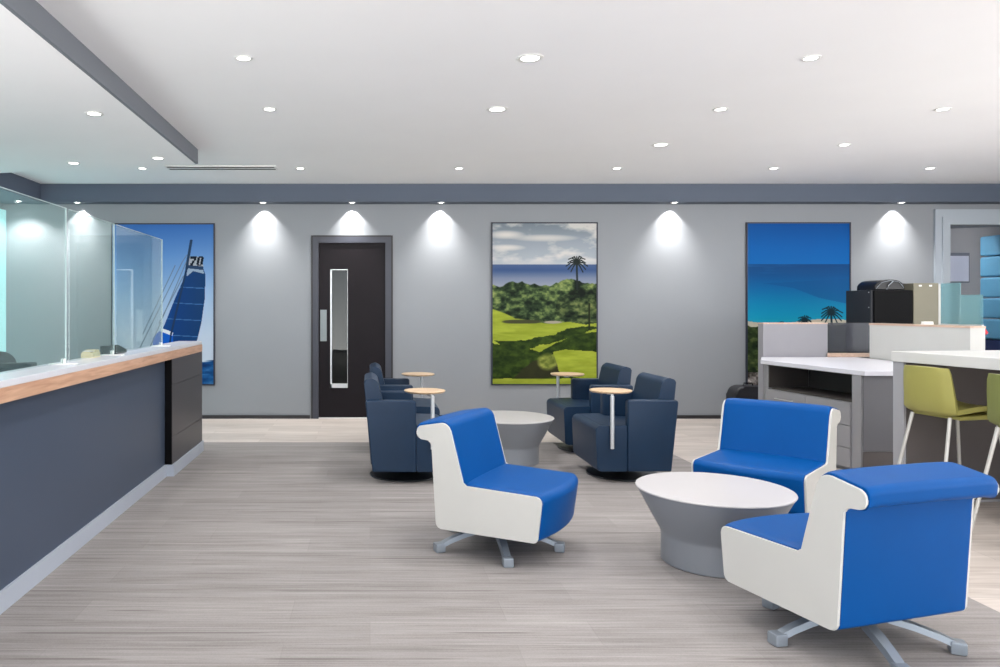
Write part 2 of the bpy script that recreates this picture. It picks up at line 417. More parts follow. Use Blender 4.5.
rows = [(4.81, [-.80, 1.013, 2.79], 'in the nearest visible row of the main ceiling', 1.0),
        (6.05, [-.80, 1.013, 2.79, 4.56], 'in the second row of the main ceiling', 1.0),
        (7.37, [2.82, 4.60], 'in the short third row of the main ceiling', 1.0),
        (8.62, [-2.58, -.79, 1.01, 2.80, 4.58, 6.35], 'in the row closest to the back soffit', 1.0)]
for yy, xs, ph, s in rows:
    for k, xx in enumerate(xs):
        w = ['left', 'right'][k] if len(xs) == 2 else ORD[k]
        big = (yy, k) in ((4.81, 1), (6.05, 1), (7.37, 0))
        downlight(xx, yy, ZC, ('larger ' if big else '') + 'recessed downlight, ' + w + ' ' + ph, 'downlights of the main ceiling', E_MAIN * (1.5 if big else 1), s=1.45 if big else 1.0)
for xx, yy, w in [(-2.04, 5.62, 'nearest'), (-2.035, 7.29, 'far right'), (-2.94, 7.54, 'far left')]:
    downlight(xx, yy, ZL, 'round downlight in the lowered ceiling over the counter, ' + w + ' of three', 'downlights of the lowered ceiling', 30, s=1.15)
for x, w in [(-3.76, 'above the left end of the counter'), (-1.377, 'between the sailing picture and the door'), (-.232, 'directly above the brown door'), (.914, 'left of the golf course picture'), (3.912, 'between the golf and beach pictures'), (6.83, 'right of the beach picture')]:
    downlight(x, 9.765, ZS, 'small wall washer light in the soffit ' + w, 'wall washers of the back soffit', beam=False, s=.8)
    spot((x, 9.85, ZS - .01), 40, 96, .5, .006, (1, .97, .94))
    spot((x, 9.72, ZS - .012), 72, 84, 1.0, .01, (1, .97, .94)).rotation_euler = (R(2), 0, 0)
downlight(-4.45, 9.62, ZS, 'small soffit light in the far left corner behind the glass screens', 'wall washers of the back soffit', beam=False, s=.8)
spot((-4.45, 9.62, ZS - .015), 70, 128, .6, .02, (1, .97, .94))
for yy in (3.5, 2.2, .6, -1.2, -3.0):
    for xx in (-.8, 1.013, 2.8, 4.58, 6.35):
        if (yy < 3 and xx in (1.013, 4.58)): continue
        downlight(xx, yy, ZC, 'round recessed downlight in the ceiling nearer than the picture shows', 'downlights nearer than the view', E_MAIN)
for yy in (4.9, 7.3):
    downlight(6.35, yy, ZC, 'round recessed downlight in the ceiling beyond the right edge of the picture', 'downlights right of the view', E_MAIN)
downlight(8.2, 11.6, ZC, 'round recessed downlight in the room beyond the open doorway', 'downlights beyond the view', 110)
downlight(-.4, 10.8, ZC, 'round recessed downlight in the corridor behind the brown door', 'downlights beyond the view', 7)

# ------------------------------------------------------------------ pictures painted as colour attributes on a grid
def picture(name, label, cat, x0, x1, z0, z1, painter, gw=200, gh=306):
    t = thing(name, label, cat, ((x0 + x1) / 2, YW - .001, z0), 0)
    w = (x1 - x0) / 2; h = z1 - z0
    bm = NB(); f = .016
    box(bm, -w - f, -.028, -f, -w, 0, h + f); box(bm, w, -.028, -f, w + f, 0, h + f); box(bm, -w, -.028, -f, w, 0, 0); box(bm, -w, -.028, h, w, 0, h + f)
    link('picture_frame', bm, mat('picture_frame_dark', (24, 30, 48), .4, var=.02), t)
    u = (np.arange(gw) + .5) / gw; v = (np.arange(gh) + .5) / gh
    U, V = np.meshgrid(u, v)           # V=0 top
    img = np.clip(painter(U, V), 0, 255) / 255.0
    lin = np.where(img <= .04045, img / 12.92, ((img + .055) / 1.055) ** 2.4) * .80
    vx = np.linspace(-w, w, gw + 1); vz = np.linspace(h, 0, gh + 1)
    GX, GZ = np.meshgrid(vx, vz)
    verts = np.stack([GX.ravel(), np.full(GX.size, -.02), GZ.ravel()], 1)
    idx = np.arange((gw + 1) * (gh + 1)).reshape(gh + 1, gw + 1)
    faces = np.stack([idx[1:, :-1].ravel(), idx[1:, 1:].ravel(), idx[:-1, 1:].ravel(), idx[:-1, :-1].ravel()], 1)
    me = bpy.data.meshes.new('print'); me.from_pydata(verts.tolist(), [], faces.tolist())
    ca = me.color_attributes.new('ink', 'FLOAT_COLOR', 'CORNER')
    cols = np.ones((gw * gh, 4, 4), dtype=np.float32); cols[:, :, :3] = lin.reshape(-1, 1, 3)
    ca.data.foreach_set('color', cols.ravel())
    m = bpy.data.materials.new(name + '_ink'); m.use_nodes = True; nt = m.node_tree
    a = nt.nodes.new('ShaderNodeVertexColor'); a.layer_name = 'ink'
    p = nt.nodes['Principled BSDF']; p.inputs['Roughness'].default_value = .5; p.inputs['Specular IOR Level'].default_value = .1
    nt.links.new(a.outputs['Color'], p.inputs['Base Color'])
    me.materials.append(m)
    o = bpy.data.objects.new('print', me); C.objects.link(o); o.parent = t
    return t

def vnoise(U, V, sx, sy, seed=0, octv=4):
    rng = np.random.RandomState(seed); out = np.zeros_like(U); amp = 1; tot = 0
    for k in range(octv):
        nx, ny = int(sx * 2 ** k) + 2, int(sy * 2 ** k) + 2
        g = rng.rand(ny + 1, nx + 1)
        x = U * (nx - 1); y = V * (ny - 1); xi = x.astype(int); yi = y.astype(int); fx = x - xi; fy = y - yi; xi = xi % nx; yi = yi % ny
        fx = fx * fx * (3 - 2 * fx); fy = fy * fy * (3 - 2 * fy)
        out += amp * ((g[yi, xi] * (1 - fx) + g[yi, xi + 1] * fx) * (1 - fy) + (g[yi + 1, xi] * (1 - fx) + g[yi + 1, xi + 1] * fx) * fy)
        tot += amp; amp *= .55
    return out / tot
def ramp(t, stops):
    t = np.asarray(t); xs = [s[0] for s in stops]
    return np.stack([np.interp(t, xs, [s[1][k] for s in stops]) for k in range(3)], -1)
def blend(img, c, a):
    a = np.clip(a, 0, 1)[..., None]; return img * (1 - a) + np.array(c, float) * a if not isinstance(c, np.ndarray) else img * (1 - a) + c * a
def inpoly(U, V, pts):
    ins = np.zeros(U.shape, bool); n = len(pts)
    for i in range(n):
        x1, y1 = pts[i]; x2, y2 = pts[(i + 1) % n]
        if y1 == y2: continue
        c = ((y1 > V) != (y2 > V)) & (U < (x2 - x1) * (V - y1) / (y2 - y1) + x1); ins ^= c
    return ins.astype(float)
def seg_d(U, V, a, b, asp=1.53):
    ax, ay = a[0], a[1] * asp; bx, by = b[0], b[1] * asp; X = U; Y = V * asp
    t = np.clip(((X - ax) * (bx - ax) + (Y - ay) * (by - ay)) / ((bx - ax) ** 2 + (by - ay) ** 2 + 1e-9), 0, 1)
    return np.hypot(X - ax - t * (bx - ax), Y - ay - t * (by - ay))
def line(img, U, V, a, b, w, c): return blend(img, c, (w - seg_d(U, V, a, b)) / .004 + .5)
def palm(img, U, V, cx, cy, s, base, c, n=13):
    rng = random.Random(int(cx * 1000))
    img = line(img, U, V, (cx, cy), base, .045 * s, c)
    for k in range(n):
        a = PI * (-.30 + 1.6 * k / (n - 1)); ln = s * (.42 + .12 * rng.random())
        mx, my = cx + ln * .55 * math.cos(a), cy - ln * .55 * math.sin(a) / 1.53
        ex, ey = cx + ln * math.cos(a), cy - ln * .8 * math.sin(a) / 1.53 + .10 * s
        img = line(img, U, V, (cx, cy), (mx, my), .032 * s, c); img = line(img, U, V, (mx, my), (ex, ey), .026 * s, c)
    return img

def paint_golf(U, V):
    img = ramp(V, [(0, (128, 140, 150)), (.12, (160, 170, 180)), (.25, (185, 192, 200))])
    n = vnoise(U, V * 1.6, 4, 9, 3, 5)
    cl = np.clip((n - .5) * 5, 0, 1) * np.clip((.27 - V) * 20, 0, 1)
    img = blend(img, (226, 222, 216), cl * .9)
    img = blend(img, (228, 224, 218), np.clip(1 - ((U - .13) / .2) ** 2 - ((V - .07) / .03) ** 2, 0, 1))
    img = blend(img, (228, 224, 218), np.clip(1 - ((U - .13) / .2) ** 2 - ((V - .15) / .022) ** 2, 0, 1))
    img = blend(img, (216, 214, 210), np.clip(1 - ((U - .5) / .35) ** 2 - ((V - .09) / .025) ** 2, 0, 1))
    sea = ramp(V, [(.25, (84, 104, 142)), (.29, (64, 90, 136)), (.34, (128, 140, 166)), (.40, (160, 166, 180))])
    img = blend(img, sea, (V > .255).astype(float))
    # tree canopy
    top = .365 + .018 * np.sin(U * 13 + 1) + .02 * (vnoise(U, V * 0, 12, 1, 5, 3) - .5) * 2 + .02 * np.exp(-((U - .33) / .1) ** 2)
    n1 = vnoise(U, V * 1.5, 20, 30, 8, 4); n2 = vnoise(U, V * 1.5, 5, 8, 9, 2)
    tree = ramp(np.clip((n1 - .3) * 2.2 * .7 + (n2 - .3) * .8, 0, 1), [(0, (22, 34, 24)), (.4, (58, 78, 48)), (.7, (112, 132, 76)), (1, (160, 172, 104))])
    img = blend(img, tree, (V - top) / .006)
    # fairways
    n3 = vnoise(U, V * 1.5, 6, 30, 12, 4)
    grass = ramp(np.clip(n3 * 1.2 - .1, 0, 1), [(0, (140, 156, 44)), (1, (184, 196, 72))])
    fe = .60 - .012 * np.sin(U * 9) + .03 * np.clip(U - .3, 0, 1) - .07 * np.clip(.22 - U, 0, 1) / .22
    img = blend(img, grass, (V - fe) / .006)
    # bunker shadow
    img = blend(img, (72, 74, 48), np.clip(1 - ((U - .28) / .2) ** 4 - ((V - .612) / .014) ** 2, 0, 1) * 2)
    img = blend(img, (176, 168, 150), np.clip(1 - ((U - .58) / .1) ** 2 - ((V - .615) / .01) ** 2, 0, 1) * 2)
    dk = ramp(n1, [(.2, (28, 44, 16)), (.8, (66, 88, 28))])
    # large trees at right
    img = blend(img, tree * .8, inpoly(U, V, [(.62, .48), (.8, .40), (1, .42), (1, .62), (.9, .63), (.7, .61), (.6, .56)]))
    wob = (n3 - .5) * .03
    img = blend(img, dk, inpoly(U, V + wob, [(0, .73), (.3, .73), (.55, .70), (.72, .655), (1, .64), (1, .66), (.75, .70), (.55, .745), (.35, .78), (.1, .765)]))
    img = blend(img, dk, inpoly(U, V + wob, [(0, .755), (.25, .76), (.45, .80), (.62, .74), (.8, .68), (1, .68), (1, .80), (.62, .79), (.55, .83), (.66, .94), (.9, .97), (0, .97)]))
    img = blend(img, (52, 50, 34), inpoly(U, V + wob, [(.2, .96), (.38, .86), (.6, .84), (.66, .96)]) * .8)
    img = blend(img, ramp(n1, [(.2, (84, 98, 36)), (.8, (176, 184, 90))]), np.clip(1.2 - ((U - .53) / .1) ** 2 - ((V - .86) / .055) ** 2, 0, 1) * 1.4)
    img = blend(img, grass * 1.03, inpoly(U, V, [(.58, .80), (.7, .785), (1, .80), (1, .86), (.8, .865), (.62, .87)]))
    img = blend(img, grass * .98, (V > .968).astype(float))
    img = line(img, U, V, (.93, .5), (.93, .66), .008, (34, 40, 24))
    img = palm(img, U, V, .81, .24, .20, (.815, .41), (34, 42, 40))
    return img

GLYPH = {'7': ["11111", "11111", "00011", "00110", "00110", "01100", "01100"], '0': ["01110", "11011", "11011", "11011", "11011", "11011", "01110"]}
def paint_sail(U, V0):
    V = V0
    img = ramp(V, [(0, (62, 116, 190)), (.2, (96, 146, 208)), (.45, (150, 184, 222)), (.7, (196, 212, 232)), (.84, (206, 218, 234))])
    img = blend(img, (196, 210, 230), np.clip((U - .3) * .4, 0, .3) * np.clip(V * 2, 0, 1))
    n = vnoise(U, V, 8, 34, 4, 4)
    img = blend(img, ramp(n, [(.3, (10, 50, 100)), (.6, (22, 84, 146)), (.8, (60, 120, 176))]), ((V > .85)).astype(float))
    img = blend(img, (220, 230, 240), np.clip(1 - ((U - .78) / .22) ** 2 - ((V - .855) / .012) ** 2, 0, 1) * 1.5)
    V = np.interp(V0, [0, .10, .235, .80, 1], [0, .14, .30, .80, 1])
    sail = [(.735, .32), (.90, .335), (.92, .37), (.915, .50), (.88, .64), (.84, .73), (.80, .795), (.47, .80), (.42, .76), (.52, .64), (.62, .50), (.70, .40)]
    img = blend(img, (18, 66, 128), inpoly(U, V, sail))
    img = blend(img, ramp(U, [(.4, (26, 92, 170)), (.62, (14, 62, 126)), (.9, (22, 60, 104))]), inpoly(U, V, sail) * .8)
    for vv in (.44, .53, .62, .71): img = blend(img, (60, 110, 165), inpoly(U, V, sail) * (np.abs(V - vv - (U - .7) * .03) < .0025))
    img = blend(img, (40, 66, 100), inpoly(U, V, [(.735, .315), (.9, .325), (.9, .345), (.735, .335)]))
    img = blend(img, (150, 172, 196), inpoly(U, V, [(.74, .335), (.9, .345), (.905, .365), (.8, .35), (.735, .38)]))
    img = blend(img, (168, 174, 184), inpoly(U, V, [(.742, .255), (.885, .262), (.9, .325), (.735, .315)]))
    # lower jib, bright
    img = blend(img, (16, 96, 205), inpoly(U, V, [(.40, .72), (.47, .68), (.60, .70), (.60, .80), (.40, .80)]))
    img = blend(img, (232, 238, 244), inpoly(U, V, [(.49, .668), (.60, .69), (.595, .71), (.475, .685)]))
    img = line(img, U, V, (.78, .14), (.735, .335), .013, (38, 62, 92)); img = line(img, U, V, (.735, .335), (.58, .70), .010, (30, 56, 92))
    img = line(img, U, V, (.58, .70), (.555, .80), .008, (10, 50, 100))
    for a, b in [((.735, .25), (.26, .79)), ((.73, .30), (.36, .79)), ((.70, .38), (.46, .64)), ((.62, .32), (.3, .70))]:
        img = line(img, U, V, a, b, .004, (110, 126, 146))
    img = blend(img, (230, 236, 240), inpoly(U, V, [(.66, .80), (.86, .775), (.86, .79), (.70, .815)]))
    # number on the sail, slanted
    for gi, ch in enumerate('70'):
        g = GLYPH[ch]
        for r in range(7):
            for c in range(5):
                if g[r][c] == '1':
                    x0 = .757 + gi * .072 + c * .0125 + (6 - r) * .0022; y0 = .199 + r * .0085
                    img = blend(img, (20, 30, 44), ((U > x0) & (U < x0 + .0135) & (V0 > y0) & (V0 < y0 + .0088)).astype(float))
    return img

def paint_beach(U, V):
    img = ramp(V, [(0, (4, 82, 158)), (.15, (4, 98, 178)), (.248, (6, 104, 182))])
    sea = ramp(V, [(.25, (12, 70, 128)), (.32, (10, 82, 144)), (.40, (12, 108, 170)), (.5, (14, 140, 190)), (.58, (20, 160, 200)), (.64, (60, 180, 205))])
    img = blend(img, sea, (V > .25).astype(float))
    img = blend(img, (12, 84, 146), inpoly(U, V, [(.15, .37), (.5, .36), (1, .34), (1, .50), (.7, .46), (.45, .40)]) * .55)
    n = vnoise(U, V * 1.5, 16, 25, 15, 4); n2 = vnoise(U, V, 4, 60, 6, 2)
    img = blend(img, (30, 100, 160), ((V > .25) & (V < .31)) * np.clip(n2 - .5, 0, 1) * 1.5)
    img = blend(img, (206, 200, 180), (V > .605 + .015 * np.sin(U * 6)).astype(float))
    tr = ramp(np.clip(n * 1.5 - .3, 0, 1), [(0, (18, 28, 20)), (.5, (50, 66, 36)), (1, (120, 130, 76))])
    img = blend(img, tr, (V > .635 + .05 * (vnoise(U, V * 0, 9, 1, 3, 3) - .5)).astype(float))
    img = blend(img, ramp(n, [(.3, (60, 54, 50)), (.7, (210, 204, 200))]), (V > .92).astype(float))
    for cx, cy, s in [(.56, .60, .16), (.82, .55, .22), (.34, .625, .1)]:
        img = palm(img, U, V, cx, cy, s, (cx + .01, .72), (16, 46, 56))
    return img

def wx(px): return (px - PX) * (YW - .02) / F
def wz(py): return CH - (py - PY) * (YW - .02) / F
picture('framed_picture', 'tall framed picture of a blue racing sailboat behind the counter screens', 'picture', wx(112.5), wx(213.5), wz(384), wz(224.5), paint_sail)
picture('framed_picture', 'tall framed picture of a green golf course with a palm by the sea', 'picture', wx(492.5), wx(596.5), wz(384), wz(223.5), paint_golf)
picture('framed_picture', 'tall framed picture of a turquoise beach behind the grey cabinet', 'picture', wx(747.5), wx(849.5), wz(385), wz(223.5), paint_beach)

# ------------------------------------------------------------------ reception counter
t = thing('reception_counter', 'long slate reception counter with wood edge and white transaction top', 'counter', (-1.75, 4.5, 0))
t_off = Vector((-1.75, 4.5, 0))
def lk(name, bm, m, parent, smooth=None):
    """geometry given in world coordinates, parent an unrotated Empty"""
    off = parent.matrix_basis.translation if parent.parent is None else parent.parent.matrix_basis.translation
    bmesh.ops.translate(bm, vec=-Vector(off), verts=bm.verts[:])
    return link(name, bm, m, parent, smooth)
YE = 7.66; YJ = 6.50; Y0c = 1.2
bm = NB(); box(bm, -1.80, Y0c, .105, -1.752, YJ, 1.008); lk('front_panel', bm, M_CFRONT, t)
bm = NB()
for z0, z1 in [(.105, .337), (.341, .783), (.787, 1.008)]: box(bm, -1.95, YJ, z0, -1.692, YE, z1)
box(bm, -1.94, YJ + .01, .10, -1.70, YE - .01, 1.005)
lk('end_block', bm, M_CEND, t)
bm = NB(); box(bm, -1.7515, YJ - .012, .109, -1.694, YJ - .0005, 1.007); lk('shade_strip', bm, M_BLACK, t)  # black strip paints shade on the end block's near side
bm = NB(); prism(bm, [(-1.80, Y0c), (-1.738, Y0c), (-1.738, YJ), (-1.678, YJ), (-1.678, YE + .01), (-1.95, YE + .01), (-1.95, YJ + .05), (-1.80, YJ + .05)], .005, .108)
lk('kick_board', bm, M_CBASE, t)
bm = NB(); box(bm, -1.92, Y0c, 1.008, -1.69, YE + .003, 1.079, .002); lk('wood_edge', bm, M_CWOOD, t)
bm = NB(); box(bm, -1.93, Y0c, 1.079, -1.695, YE, 1.113, .003); lk('countertop', bm, M_QUARTZ, t)
bm = NB(); box(bm, -2.65, Y0c, .72, -1.80, YJ, .755, .003); box(bm, -2.6, YJ - .05, .005, -1.96, YJ, .72); box(bm, -2.6, Y0c, .005, -1.82, Y0c + .05, .72)
lk('work_desk', bm, M_GCABD, t)

# glass screens
for k, (ya, yb, w) in enumerate([(2.55, 4.52, 'nearest the left edge of the picture'), (4.57, 5.37, 'in the middle'), (5.42, 6.61, 'nearest the sailing picture')]):
    s = thing('glass_screen', 'frameless glass screen on the reception counter, ' + w, 'screen', (-1.81, (ya + yb) / 2, 1.1135), 0, 'glass screens on the counter')
    h = (yb - ya) / 2
    bm = NB(); box(bm, -.004, -h, .012, .004, h, .925, .0008, 1); link('glass_panel', bm, G_SCREEN, s)
    bm = NB(); box(bm, -.0045, h + .0002, .012, .0045, h + .003, .925); box(bm, -.0045, -h, .9252, .0045, h + .003, .928); link('polished_edge', bm, mat('polished_glass_edge', (176, 190, 192), .3), s)
    for e in (-1, 1):
        if e < 0: continue
        yy = e * (h - .035)
        bm = NB(); box(bm, -.075, yy - .035, 0, .075, yy + .035, .006, .001); box(bm, -.010, yy - .012, .006, -.0045, yy + .012, .035, .001); box(bm, .0045, yy - .012, .006, .010, yy + .012, .035, .001)
        link('foot', bm, M_WHITEP, s)

# counter clutter
cx = -1.885
s = thing('card_holder', 'cream card box on the counter behind the glass', 'box', (cx, 5.13, 1.1135))
bm = NB(); box(bm, -.04, -.07, 0, .04, .07, .032, .002); box(bm, -.035, .0, .032, .035, .065, .05, .001); box(bm, -.035, -.06, .032, .02, -.005, .041, .001); link('holder_body', bm, M_CREAM, s)
bm = NB(); box(bm, -.03, -.05, .0415, .03, -.008, .046); link('cards', bm, M_WHITEP, s)
s = thing('card_terminal', 'low black terminal on the counter beside the cream box', 'terminal', (cx, 5.62, 1.1135))
bm = NB(); prism_y(bm, [(-.045, 0), (.045, 0), (.045, .02), (-.02, .055), (-.045, .055)], -.13, .13, .003); link('terminal_body', bm, M_BLACK, s)
bm = NB(); box(bm, -.042, -.20, 0, .035, -.14, .062, .006); link('stapler_head', bm, M_BLACKM, s)

# office chair behind the counter (rounded back seen over the ledge)
s = thing('office_chair', 'black office chair with rounded back behind the counter', 'chair', (-2.82, 5.75, .005), R(215))
pr = rpoly([(-.20, .72, .10), (.20, .72, .10), (.17, 1.10, .12), (-.17, 1.10, .12)], 8)
bm = NB(); prism_y(bm, pr, -.25, -.20, .02, 3); ob = link('backrest', bm, M_BLACKM, s, 60)
bm = NB(); box(bm, -.23, -.22, .46, .23, .24, .54, .03, 3); link('seat', bm, M_BLACK, s, 50)
bm = NB(); box(bm, -.03, -.24, .44, .03, -.21, .8, .005); link('back_bar', bm, M_BLACK, s)
bm = NB(); lathe(bm, [(0, .06), (.03, .06), (.025, .45), (0, .45)], 16); link('gas_lift', bm, M_BLACK, s, 40)
for k in range(5):
    a = 2 * PI * k / 5; bm = NB()
    tube(bm, [(0, 0, .08), (.28 * math.cos(a), .28 * math.sin(a), .05)], .022, 8, .014); lg = link('leg', bm, M_BLACK, s, 50)
    bm = NB(); lathe(bm, [(0, .0), (.022, .0), (.025, .02), (.022, .045), (0, .045)], 12, .28 * math.cos(a), .28 * math.sin(a)); link('caster', bm, M_BLACK, lg, 50)
s = thing('computer_monitor', 'low black computer monitor on the desk behind the counter ledge', 'monitor', (-2.2, 4.35, .7555), R(20))
bm = NB(); box(bm, -.27, -.015, .06, .27, .015, .375, .006); link('display', bm, M_BLACK, s)
bm = NB(); box(bm, -.02, .016, .01, .02, .04, .2, .003); box(bm, -.11, -.06, 0, .11, .09, .01, .003); link('stand', bm, M_BLACK, s)

# ------------------------------------------------------------------ blue lounge chair
PROF = [(-.004, .160, .025), (.024, .412, .03), (-.437, .424, .018), (-.532, .782, .055), (-.742, .742, .034), (-.735, .672, .030), (-.642, .662, .022), (-.611, .157, .030)]
W2 = .350; PT = .013; SO = .325
SB = -.05
def make_lounge():
    t = bpy.data.objects.new('lounge_chair', None); C.objects.link(t)
    out = [(x + SO, z) for x, z in rpoly(PROF, 7)]
    for s in (-1, 1):
        bm = NB(); y0, y1 = s * (W2 - PT), s * W2
        prism_y(bm, out, min(y0, y1), max(y0, y1), .005, 2)
        link('side_shell', bm, M_SHELL, t, 40)
    def uph(name, pts, bow, crown, n=22, y=W2 - PT - .001):
        prof = rpoly(pts, 7); bm = NB(); rings = []
        cx = sum(p[0] for p in prof) / len(prof); cz = sum(p[1] for p in prof) / len(prof)
        for k in range(n + 1):
            v = math.sin(PI / 2 * (-1 + 2 * k / n)); cr = crown * (1 - abs(v) ** 12) ** .6 + .003 * (1 - v * v); ring = []
            for (x, z) in prof:
                dx = (x - cx); dz = (z - cz); l = math.hypot(dx, dz) + 1e-6
                zz = z + (cr * 1.0 if dz > 0 else -cr * .15); xx = x + cr * .9 * (dx / l)
                if bow: xx += bow * max(0, min(1, (x + .30) / .33)) ** 2 * (1 - v * v)
                ring.append(bm.verts.new((xx + SO, v * y, zz)))
            rings.append(ring)
        m = len(prof)
        for a, b in zip(rings, rings[1:]):
            for i in range(m): bm.faces.new((a[i], a[(i + 1) % m], b[(i + 1) % m], b[i]))
        bm.faces.new(rings[0][::-1]); bm.faces.new(rings[-1])
        return link(name, bm, M_BLUE, t, 45)
    uph('seat', [(.000, .166, .03), (.030, .414, .04), (-.420, .428, .0), (-.440, .170, .0)], .055, .010)
    uph('backrest', [(-.441, .172, .0), (-.436, .425, .004), (-.532, .790, .06), (-.746, .750, .034), (-.738, .668, .030), (-.645, .660, .020), (-.613, .162, .02)], 0, .009)
    # base
    bm = NB(); lathe(bm, [(0, .062), (.045, .062), (.055, .075), (.05, .12), (.035, .13), (.035, .155), (0, .155)], 24, SB, 0); link('base_hub', bm, M_SILVER, t, 40)
    bm = NB(); box(bm, -.22, -.10, .146, .12, .10, .1565, .003); link('seat_plate', bm, M_BLACKM, t)
    for k in range(5):
        a = R(LEG0 + 72 * k); ca, sa = math.cos(a), math.sin(a); bm = NB()
        pts = [(.035, .112, .030), (.12, .108, .030), (.22, .088, .028), (.31, .062, .026), (.365, .040, .025)]
        rings = []
        for r, z, hw in pts:
            th = .013 + .004 * (r < .1); q = [(-hw, z - th), (-hw * .75, z + th), (hw * .75, z + th), (hw, z - th)]
            rings.append([bm.verts.new((SB + r * ca - y * sa, r * sa + y * ca, zz)) for y, zz in q])
        for A, B in zip(rings, rings[1:]):
            for i in range(4): bm.faces.new((A[i], A[(i + 1) % 4], B[(i + 1) % 4], B[i]))
        bm.faces.new(rings[0][::-1]); bm.faces.new(rings[-1])
        lg = link('leg', bm, M_SILVER, t, 35)
        bm = NB(); box(bm, .345, -.030, .0, .405, .030, .054, .009, 2)
        bmesh.ops.rotate(bm, cent=(0, 0, 0), matrix=Matrix.Rotation(a, 3, 'Z'), verts=bm.verts[:]); bmesh.ops.translate(bm, vec=(SB, 0, 0), verts=bm.verts[:])
        link('foot', bm, M_SILVER, lg, 40)
    return t
LEG0 = 13.0
ch = make_lounge()
L = [('blue and white lounge chair facing right, nearest the reception counter', .809, 4.590, -30.5, .005),
     ('blue and white lounge chair facing left, on the far side of the front white table', 2.66, 5.124, 224.5, .005),
     ('blue and white lounge chair seen from behind in the right foreground', 2.100, 3.380, 106.5, .005)]
for k, (lab, x, y, a, z) in enumerate(L):
    o = ch if k == 0 else copy_tree(ch)
    o.location = (x, y, z); o.rotation_euler = (0, 0, R(a)); tag(o, lab, 'chair', 'blue and white lounge chairs')

# ------------------------------------------------------------------ coffee tables
def make_table():
    t = bpy.data.objects.new('coffee_table', None); C.objects.link(t)
    bm = NB(); lathe(bm, [(0, .408), (.405, .408), (.4175, .4105), (.42, .414), (.4185, .419), (.414, .4215), (0, .4215)], 96); link('tabletop', bm, M_TTOP, t, 40)
    bm = NB(); lathe(bm, [(0, 0), (.275, 0), (.28, .004), (.28, .150), (.284, .168), (.296, .192), (.335, .262), (.382, .350), (.408, .398), (.408, .4075), (0, .4075)], 96)
    link('pedestal', bm, M_TPED, t, 40)
    return t
tb = make_table(); tb.location = (1.952, 4.32, .005); tag(tb, 'round white topped grey coffee table in the front seating group', 'table', 'round coffee tables')
t2 = copy_tree(tb); t2.location = (1.30, 7.14, .005); tag(t2, 'round white topped grey coffee table between the navy armchairs', 'table', 'round coffee tables')

# ------------------------------------------------------------------ navy tablet armchairs
def make_club(side):
    """facing +X; side = -1 puts the tablet post on the local -Y side"""
    t = bpy.data.objects.new('armchair', None); C.objects.link(t)
    bm = NB(); 
    sp = rpoly([(-.26, .10, .02), (.27, .10, .03), (.31, .44, .03), (.28, .475, .03), (-.2, .455, .02)], 4)
    prism_y(bm, sp, -.30, .30, .0); link('seat_core', bm, M_NAVY, t, 40)
    bm = NB(); fp = rpoly([(.08, .10, .01), (.325, .10, .03), (.34, .470, .04), (.08, .478, .01)], 5)
    prism_y(bm, fp, -.365, .365, .022, 3); link('seat', bm, M_NAVY, t, 40)
    for s in (-1, 1):
        ap = rpoly([(-.28, .10, .012), (.077, .10, .012), (.077, .685, .022), (-.34, .685, .022)], 4)
        bm = NB(); y0, y1 = s * .302, s * .38
        prism_y(bm, ap, min(y0, y1), max(y0, y1), .012, 3); link('arm', bm, M_NAVY, t, 40)
    bp = rpoly([(-.29, .11, .01), (-.15, .46, .01), (-.235, .835, .05), (-.29, .862, .03), (-.35, .842, .02)], 5)
    bm = NB(); prism_y(bm, bp, -.298, .298, .025, 3); link('backrest', bm, M_NAVY, t, 40)
    bm = NB(); lathe(bm, [(0, 0), (.30, 0), (.305, .005), (.30, .012), (.12, .022), (.05, .03), (.05, .098), (0, .098)], 48); link('swivel_base', bm, M_DISC, t, 35)
    bm = NB(); tube(bm, [(.21, side * .388, .29), (.21, side * .388, .72)], .016, 16)
    po = link('tablet_post', bm, M_CHROME, t, 50)
    bm = NB(); tube(bm, [(.21, side * .388, .722), (.17, side * .26, .728)], .011, 10); lathe(bm, [(0, .715), (.03, .715), (.03, .732), (0, .732)], 16, .165, side * .2)
    link('tablet_bracket', bm, M_CHROME, po, 50)
    bm = NB(); lathe(bm, [(0, .733), (.160, .733), (.172, .742), (.174, .748), (.170, .752), (0, .752)], 64, .16, side * .19); link('tablet', bm, M_TWOOD, t, 35)
    return t
NLr = make_club(-1); NLl = make_club(1)
G = 'navy tablet armchairs'
def club(src, lab, x, y, a, first=False):
    o = src if first else copy_tree(src)
    o.location = (x, y, .005); o.rotation_euler = (0, 0, R(a)); tag(o, lab, 'armchair', G)
club(NLr, 'navy armchair with round wood tablet facing right, nearer one of the left pair', .30, 6.58, 0, True)
club(NLl, 'navy armchair facing right, farther one in front of the brown door', .345, 7.80, 0, True)
club(NLl, 'navy armchair facing left with its steel tablet post in full view', 2.19, 6.60, 180)
club(NLr, 'navy armchair facing left, farther one under the golf course picture', 2.235, 7.80, 180)

